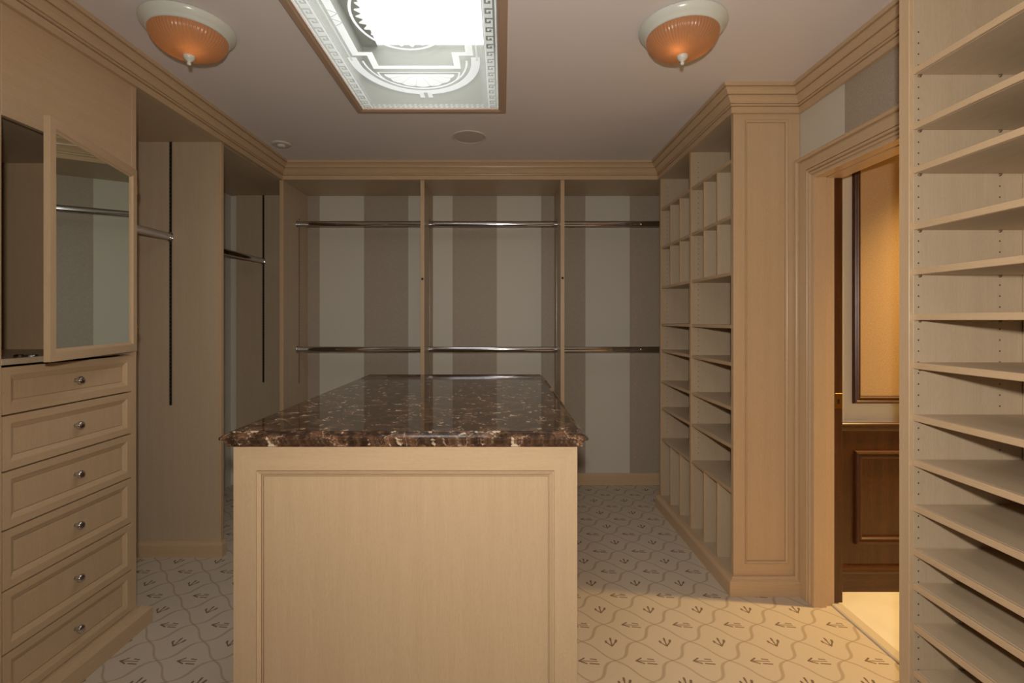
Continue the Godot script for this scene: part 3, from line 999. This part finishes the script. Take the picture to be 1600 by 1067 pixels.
func build_right_cabinet() -> void:
	var d0 := 2.628
	var d1 := 3.862
	var dm := 3.235
	var y0 := 0.095
	var t := thing("shelf_cabinet", "tall light oak cabinet of open shelves and cubbies beside the doorway", "cabinet", P(1.43, 0, 3.24))
	# near end: frame and panel facing the room
	framed(t, M.wood, P(FR, 0.075, d0), Vector3(1, 0, 0), Vector3(0, 1, 0), Vector3(0, 0, 1), XR - 0.003 - FR, TOP + 0.02 - 0.075, 0.062, 0.016, 0.008, 0.026,
		[Vector2(0, -0.018), Vector2(0.016, -0.018), Vector2(0.016, -0.0105), Vector2(0.0140, -0.0105), Vector2(0.0135, -0.004), Vector2(0.012, -0.001), Vector2(0.009, 0.002), Vector2(0.006, 0.004), Vector2(0.0035, 0.004), Vector2(0.0022, 0.002), Vector2(0.0018, -0.003), Vector2(0.0, -0.003)], 0.085, 0.05)
	part_box(t, "end_panel", M.inner, FR + 0.02, XR - 0.012, 0, TOP, d1 - 0.028, d1)
	part_box(t, "edge_strip", M.wood, FR, FR + 0.02, 0, TOP, d1 - 0.030, d1)
	part_box(t, "center_panel", M.inner, FR + 0.02, XR - 0.012, y0, TOP, dm - 0.013, dm + 0.013)
	part_box(t, "edge_strip", M.wood, FR, FR + 0.02, y0, TOP, dm - 0.014, dm + 0.014)
	part_box(t, "back_panel", M.inner, XR - 0.012, XR - 0.002, 0, TOP, d0 + 0.027, d1)
	part_box(t, "top_panel", M.inner, FR, XR - 0.003, TOP, TOP + 0.03, d0 + 0.027, d1, "d")
	part_box(t, "bottom_panel", M.inner, FR, XR - 0.012, 0.075, y0, d0 + 0.027, d1 - 0.03, "d")
	var st := mb()
	sweep(st, [Vector2(FR, d1 + 0.0), Vector2(FR, d0), Vector2(XR, d0)], false, plinth_profile(0.035, 0.098))
	obj("plinth", st, M.wood, t)
	var bays := [[d0 + 0.027, dm - 0.014], [dm + 0.014, d1 - 0.030]]
	var sh := [2.352, 2.047, 1.733, 1.440, 1.233, 0.988, 0.778, 0.532]
	for b in bays:
		for y in sh:
			var s := part_box(t, "shelf", M.inner, FR + 0.012, XR - 0.013, y, y + 0.019, b[0] + 0.001, b[1] - 0.001, "d")
			part_box(s, "edge_band", M.wood, FR + 0.004, FR + 0.012, y, y + 0.019, b[0] + 0.001, b[1] - 0.001, "d")
		for k in 3:
			var lo: float = [2.047 + 0.019, 1.733 + 0.019, y0][k]
			var hi: float = [2.352, 2.047, 0.532][k]
			for i in 2:
				var dd: float = lerpf(b[0], b[1], (i + 1) / 3.0)
				var v := part_box(t, "cubby_divider", M.inner, FR + 0.014, XR - 0.013, lo, hi, dd - 0.006, dd + 0.006)
				part_box(v, "edge_band", M.wood, FR + 0.006, FR + 0.014, lo, hi, dd - 0.006, dd + 0.006)
	peg_holes(t, dm - 0.013, 1.0, [FR + 0.05, XR - 0.07], 0.60, 2.56)
	peg_holes(t, d1 - 0.028, 1.0, [FR + 0.05, XR - 0.07], 0.60, 2.56)

func build_near_cabinet() -> void:
	var d1 := 1.53
	var df := 1.494
	var d0 := 0.86
	var t := thing("shelf_cabinet", "tall pale oak cabinet with fourteen close shoe shelves, nearest on the right", "cabinet", P(1.43, 0, 1.2))
	part_box(t, "end_panel", M.inner, FR + 0.014, XR - 0.012, 0, TOP, df, d1)
	part_box(t, "edge_strip", M.wood, FR, FR + 0.014, 0, TOP + 0.03, df - 0.001, d1 + 0.001)
	part_box(t, "end_panel", M.inner, FR + 0.014, XR - 0.012, 0, TOP, d0 - 0.036, d0)
	part_box(t, "edge_strip", M.wood, FR, FR + 0.014, 0, TOP + 0.03, d0 - 0.036, d0)
	part_box(t, "back_panel", M.inner, XR - 0.012, XR - 0.002, 0, TOP, d0, df)
	part_box(t, "top_panel", M.inner, FR, XR - 0.003, TOP, TOP + 0.03, d0, df - 0.001, "d")
	part_box(t, "bottom_panel", M.inner, FR, XR - 0.012, 0.075, 0.095, d0, df - 0.001, "d")
	var st := mb()
	sweep(st, [Vector2(XR, d1 + 0.001), Vector2(FR, d1 + 0.001), Vector2(FR, d0 - 0.036)], false, plinth_profile(0.02, 0.09))
	obj("plinth", st, M.wood, t)
	var sh := [2.244, 2.073, 1.938, 1.764, 1.625, 1.486, 1.336, 1.175, 1.036, 0.897, 0.761, 0.654, 0.528, 0.386, 0.25]
	for y in sh:
		var s := part_box(t, "shelf", M.inner, FR + 0.022, XR - 0.013, y, y + 0.0195, d0 + 0.001, df - 0.0015, "d")
		part_box(s, "edge_band", M.wood, FR + 0.012, FR + 0.022, y, y + 0.0195, d0 + 0.001, df - 0.0015, "d")
		for x in [FR + 0.034, XR - 0.082]:
			st = mb()
			lathe(st, P(x, y - 0.0028, df), Vector3(0, 0, 1), [Vector2(0.0, 0.006), Vector2(0.0024, 0.0058), Vector2(0.0026, 0.002), Vector2(0.0048, 0.0018), Vector2(0.005, 0.0)], 10)
			obj("shelf_pin", st, M.pin, s)
	peg_holes(t, df, 1.0, [FR + 0.030, XR - 0.082], 0.20, 2.40)

func build_island() -> void:
	var x0 := -0.894
	var x1 := 0.249
	var d0 := 1.606
	var d1 := 3.262
	var y1 := 1.070
	var t := thing("island", "large light oak island cabinet with a framed end panel", "cabinet", P(-0.32, 0, 2.4))
	part_box(t, "body", M.wood, x0 + 0.002, x1 - 0.002, 0.0, y1 - 0.002, d0 + 0.024, d1)
	framed(t, M.wood, P(x0, 0.09, d0), Vector3(1, 0, 0), Vector3(0, 1, 0), Vector3(0, 0, 1), x1 - x0, y1 - 0.004 - 0.09, 0.076, 0.022, 0.008, 0.0235,
		[Vector2(0, -0.018), Vector2(0.022, -0.018), Vector2(0.022, -0.0145), Vector2(0.0198, -0.0145), Vector2(0.0198, -0.004), Vector2(0.018, -0.003), Vector2(0.0165, -0.0045), Vector2(0.0165, -0.010), Vector2(0.0145, -0.010), Vector2(0.0145, -0.003), Vector2(0.010, -0.001), Vector2(0.0065, 0.003), Vector2(0.003, 0.004), Vector2(0.002, 0.002), Vector2(0.002, -0.006), Vector2(0.0, -0.006)], 0.09, 0.080)
	var st := mb()
	sweep(st, [Vector2(x0, d1), Vector2(x0, d0), Vector2(x1, d0), Vector2(x1, d1)], true, plinth_profile(0.03, 0.10))
	obj("plinth", st, M.wood, t)
	# the worktop: an ogee edge swept round and closed by its top and underside
	var c := thing("countertop", "polished dark brown marble slab with cream veins on the island", "worktop", P(-0.32, y1, 2.4))
	st = mb()
	var e := 0.0
	var X0 := -0.894
	var X1 := 0.249
	var p := [Vector2(0.014, 0.0), Vector2(0.015, 0.009), Vector2(0.013, 0.012), Vector2(0.018, 0.014), Vector2(0.019, 0.019), Vector2(0.022, 0.021), Vector2(0.028, 0.023), Vector2(0.031, 0.026), Vector2(0.0315, 0.030), Vector2(0.029, 0.034), Vector2(0.022, 0.039), Vector2(0.014, 0.042), Vector2(0.010, 0.0435), Vector2(0.008, 0.0465), Vector2(0.003, 0.0485), Vector2(0.0, 0.0485)]
	var path := [Vector2(X0, d0 - 0.002), Vector2(X0, d1), Vector2(X1, d1), Vector2(X1, d0 - 0.002)]
	uvo = Vector2(0.13, 0.37)
	sweep_smooth(st, path, p, y1)
	var up := Vector3(0, 1, 0)
	for lv in [[0.0, 0.0485, up], [0.014, 0.0, -up]]:
		var q := [P(X0 - lv[0], y1 + lv[1], d0 - 0.002 - lv[0]), P(X1 + lv[0], y1 + lv[1], d0 - 0.002 - lv[0]), P(X1 + lv[0], y1 + lv[1], d1 + lv[0]), P(X0 - lv[0], y1 + lv[1], d1 + lv[0])]
		quad(st, q[0], q[1], q[2], q[3], lv[2], [guv(q[0], up, "d"), guv(q[1], up, "d"), guv(q[2], up, "d"), guv(q[3], up, "d")])
	obj("slab", st, M.marble, c)

# a closed sweep in plan whose profile is shaded smoothly and whose texture follows the slab
func sweep_smooth(st: SurfaceTool, path: Array, prof: Array, y: float) -> void:
	var n := path.size()
	var cen := Vector2.ZERO
	for p in path: cen += p / n
	for i in n:
		var j := (i + 1) % n
		var d: Vector2 = (path[j] - path[i]).normalized()
		var r := Vector2(d.y, -d.x)
		if r.dot((path[i] + path[j]) / 2.0 - cen) < 0.0: r = -r
		for k in prof.size() - 1:
			var ps := []
			for e in [[i, k], [j, k], [j, k + 1], [i, k + 1]]:
				var c: Vector2 = path[e[0]]
				var s := Vector2(signf(c.x - cen.x), signf(c.y - cen.y))
				var q: Vector2 = prof[e[1]]
				ps.append(P(c.x + s.x * q.x, y + q.y, c.y + s.y * q.x))
			var t: Vector2 = prof[k + 1] - prof[k]
			var nn := Vector2(t.y, -t.x).normalized()
			var nv: Vector3 = Vector3(r.x * nn.x, nn.y, -r.y * nn.x)
			var uv := []
			for v in ps:
				uv.append(uvo + (Vector2(v.x, -v.z + v.y) if absf(r.y) > 0.5 else Vector2(v.x + v.y, -v.z)))
			quad(st, ps[0], ps[1], ps[2], ps[3], nv, uv)

func build_ceiling_fittings() -> void:
	# an etched glass panel let into the ceiling, a plastered shaft above it and the daylight glazing at the top of the shaft
	var w := thing("window_1", "large etched glass skylight panel glowing with daylight above the island", "skylight", P(-0.4235, H, 2.0), "", "structure")
	var W := 0.804
	var L := 1.71
	var cx := -0.4235
	var q := [P(cx - W / 2, H - 0.004, 2.0 - L / 2), P(cx + W / 2, H - 0.004, 2.0 - L / 2), P(cx + W / 2, H - 0.004, 2.0 + L / 2), P(cx - W / 2, H - 0.004, 2.0 + L / 2)]
	var o := MeshInstance3D.new()
	o.name = "etched_pane"
	o.mesh = pane_mesh(q)
	var g := mat(Color.WHITE, 0.30)
	g.albedo_texture = etched_texture(W, L)
	g.transparency = BaseMaterial3D.TRANSPARENCY_ALPHA
	g.backlight_enabled = true
	g.backlight = Color(1, 1, 1)
	o.material_override = g
	w.add_child(o, true)
	var st := mb()
	box(st, cx - W / 2 - 0.05, cx - W / 2, H + 0.1, SHAFT + 0.05, 2.0 - L / 2 - 0.05, 2.0 + L / 2 + 0.05, "y", 0.0)
	box(st, cx + W / 2, cx + W / 2 + 0.05, H + 0.1, SHAFT + 0.05, 2.0 - L / 2 - 0.05, 2.0 + L / 2 + 0.05, "y", 0.0)
	box(st, cx - W / 2, cx + W / 2, H + 0.1, SHAFT + 0.05, 2.0 - L / 2 - 0.05, 2.0 - L / 2, "y", 0.0)
	box(st, cx - W / 2, cx + W / 2, H + 0.1, SHAFT + 0.05, 2.0 + L / 2, 2.0 + L / 2 + 0.05, "y", 0.0)
	# the lining of the opening through the ceiling slab
	box(st, cx - W / 2 - 0.004, cx - W / 2, H + 0.001, H + 0.1, 2.0 - L / 2 - 0.004, 2.0 + L / 2 + 0.004, "y", 0.0)
	box(st, cx + W / 2, cx + W / 2 + 0.004, H + 0.001, H + 0.1, 2.0 - L / 2 - 0.004, 2.0 + L / 2 + 0.004, "y", 0.0)
	box(st, cx - W / 2, cx + W / 2, H + 0.001, H + 0.1, 2.0 - L / 2 - 0.004, 2.0 - L / 2, "y", 0.0)
	box(st, cx - W / 2, cx + W / 2, H + 0.001, H + 0.1, 2.0 + L / 2, 2.0 + L / 2 + 0.004, "y", 0.0)
	# the ledges under the glazing
	box(st, cx - W / 2, cx - 0.314, SHAFT, SHAFT + 0.05, 2.0 - L / 2, 2.0 + L / 2, "y", 0.0)
	box(st, cx + 0.314, cx + W / 2, SHAFT, SHAFT + 0.05, 2.0 - L / 2, 2.0 + L / 2, "y", 0.0)
	obj("shaft", st, mat(Color(0.62, 0.625, 0.59), 0.9), w)
	var sk := mat(Color(0.9, 0.9, 0.9), 0.5)
	sk.emission_enabled = true
	sk.emission = Color(0.98, 0.99, 1.0)
	sk.emission_energy_multiplier = 2.2
	part_box(w, "sky_glazing", sk, cx - 0.33, cx + 0.33, SHAFT + 0.012, SHAFT + 0.03, 2.0 - L / 2, 2.0 + L / 2, "d", 0.0)
	st = mb()
	var a := [cx - 0.445, cx + 0.445, 2.0 - 0.90, 2.0 + 0.90]
	sweep(st, [Vector2(a[0], a[2]), Vector2(a[0], a[3]), Vector2(a[1], a[3]), Vector2(a[1], a[2])], true, [Vector2(0, 0), Vector2(0, -0.012), Vector2(0.004, -0.016), Vector2(0.030, -0.016), Vector2(0.036, -0.012), Vector2(0.044, -0.010), Vector2(0.044, 0)], P(0, H, 0))
	obj("frame", st, M.frame, w)
	# two flush lights with ribbed amber glass
	for k in 2:
		var x: float = [-1.337, 0.767][k]
		var d: float = [2.062, 2.060][k]
		var t := thing("ceiling_light", ["flush ceiling light with ribbed amber bowl above the drawer tower side", "flush ceiling light with ribbed amber bowl nearer the doorway"][k], "ceiling light", P(x, H, d), "flush ceiling lights")
		var c := P(x, H, d)
		var dn := Vector3(0, -1, 0)
		st = mb()
		lathe(st, c, dn, [Vector2(0.140, 0.0), Vector2(0.173, 0.001), Vector2(0.179, 0.006), Vector2(0.180, 0.011), Vector2(0.177, 0.019), Vector2(0.172, 0.025), Vector2(0.170, 0.028), Vector2(0.165, 0.033), Vector2(0.160, 0.037), Vector2(0.158, 0.041), Vector2(0.153, 0.046), Vector2(0.149, 0.049), Vector2(0.146, 0.046), Vector2(0.146, 0.028), Vector2(0.0, 0.026)], 72)
		obj("rim", st, M.white, t)
		st = mb()
		var pr := []
		for i in 19:
			var a2 := PI / 2.0 * i / 18.0
			pr.append(Vector2(maxf(0.1475 * pow(cos(a2), 0.85), 0.004), 0.045 + 0.084 * pow(sin(a2), 1.05)))
		lathe(st, c, dn, pr, 384, 0.0011, 64)
		obj("glass_bowl", st, M.shade, t)
		st = mb()
		lathe(st, c, dn, [Vector2(0.0, 0.125), Vector2(0.021, 0.126), Vector2(0.0235, 0.130), Vector2(0.0215, 0.138), Vector2(0.0155, 0.146), Vector2(0.008, 0.151), Vector2(0.0065, 0.154), Vector2(0.008, 0.158), Vector2(0.008, 0.163), Vector2(0.005, 0.167), Vector2(0.0, 0.168)], 28)
		obj("finial", st, M.white, t)
		for e in 2:
			var off: Vector3 = [[P(0.032, -0.094, -0.035), P(-0.075, -0.080, 0.03)], [P(-0.032, -0.094, -0.035), P(0.075, -0.080, 0.03)]][k][e]
			var at := c + off
			st = mb()
			lathe(st, at + Vector3(0, 0.040, 0), dn, [Vector2(0.010, 0.0), Vector2(0.012, 0.010), Vector2(0.018, 0.022), Vector2(0.021, 0.036), Vector2(0.018, 0.049), Vector2(0.010, 0.057), Vector2(0.0, 0.059)], 20)
			obj("bulb", st, M.bulb, t)
			var li := OmniLight3D.new()
			li.name = "bulb_glow"
			li.position = off
			li.light_color = Color(1.0, 0.72, 0.48)
			li.light_energy = [0.0036, 0.0012][e]
			li.light_size = 0.02
			li.omni_range = 10.0
			li.omni_attenuation = 2.0
			li.shadow_enabled = true
			t.add_child(li, true)
	# speaker grille
	var sp := thing("ceiling_speaker", "round flush speaker grille in the ceiling behind the skylight", "speaker", P(-0.228, H, 3.31))
	st = mb()
	lathe(st, P(-0.228, H, 3.31), Vector3(0, -1, 0), [Vector2(0.1165, 0.0), Vector2(0.1165, 0.004), Vector2(0.113, 0.006), Vector2(0.108, 0.006), Vector2(0.106, 0.001)], 56)
	obj("ring", st, M.matte_white, sp)
	st = mb()
	lathe(st, P(-0.228, H, 3.31), Vector3(0, -1, 0), [Vector2(0.1055, 0.0005), Vector2(0.1035, 0.003), Vector2(0.05, 0.004), Vector2(0.0, 0.004)], 56)
	obj("grille", st, mat(Color(0.79, 0.755, 0.725), 0.8), sp)
	# detector
	var sd := thing("smoke_detector", "small round white ceiling detector near the left back corner", "detector", P(-1.575, H, 3.44))
	st = mb()
	lathe(st, P(-1.575, H, 3.44), Vector3(0, -1, 0), [Vector2(0.066, 0.0), Vector2(0.066, 0.004), Vector2(0.062, 0.009), Vector2(0.045, 0.012), Vector2(0.036, 0.010), Vector2(0.032, 0.010)], 40)
	obj("base_ring", st, M.matte_white, sd)
	st = mb()
	lathe(st, P(-1.575, H, 3.44), Vector3(0, -1, 0), [Vector2(0.030, 0.006), Vector2(0.028, 0.018), Vector2(0.020, 0.024), Vector2(0.0, 0.026)], 28)
	obj("dome", st, M.matte_white, sd)

func pane_mesh(q: Array) -> ArrayMesh:
	var st := mb()
	quad(st, q[0], q[1], q[2], q[3], Vector3(0, -1, 0), [Vector2(0, 0), Vector2(1, 0), Vector2(1, 1), Vector2(0, 1)])
	return st.commit()
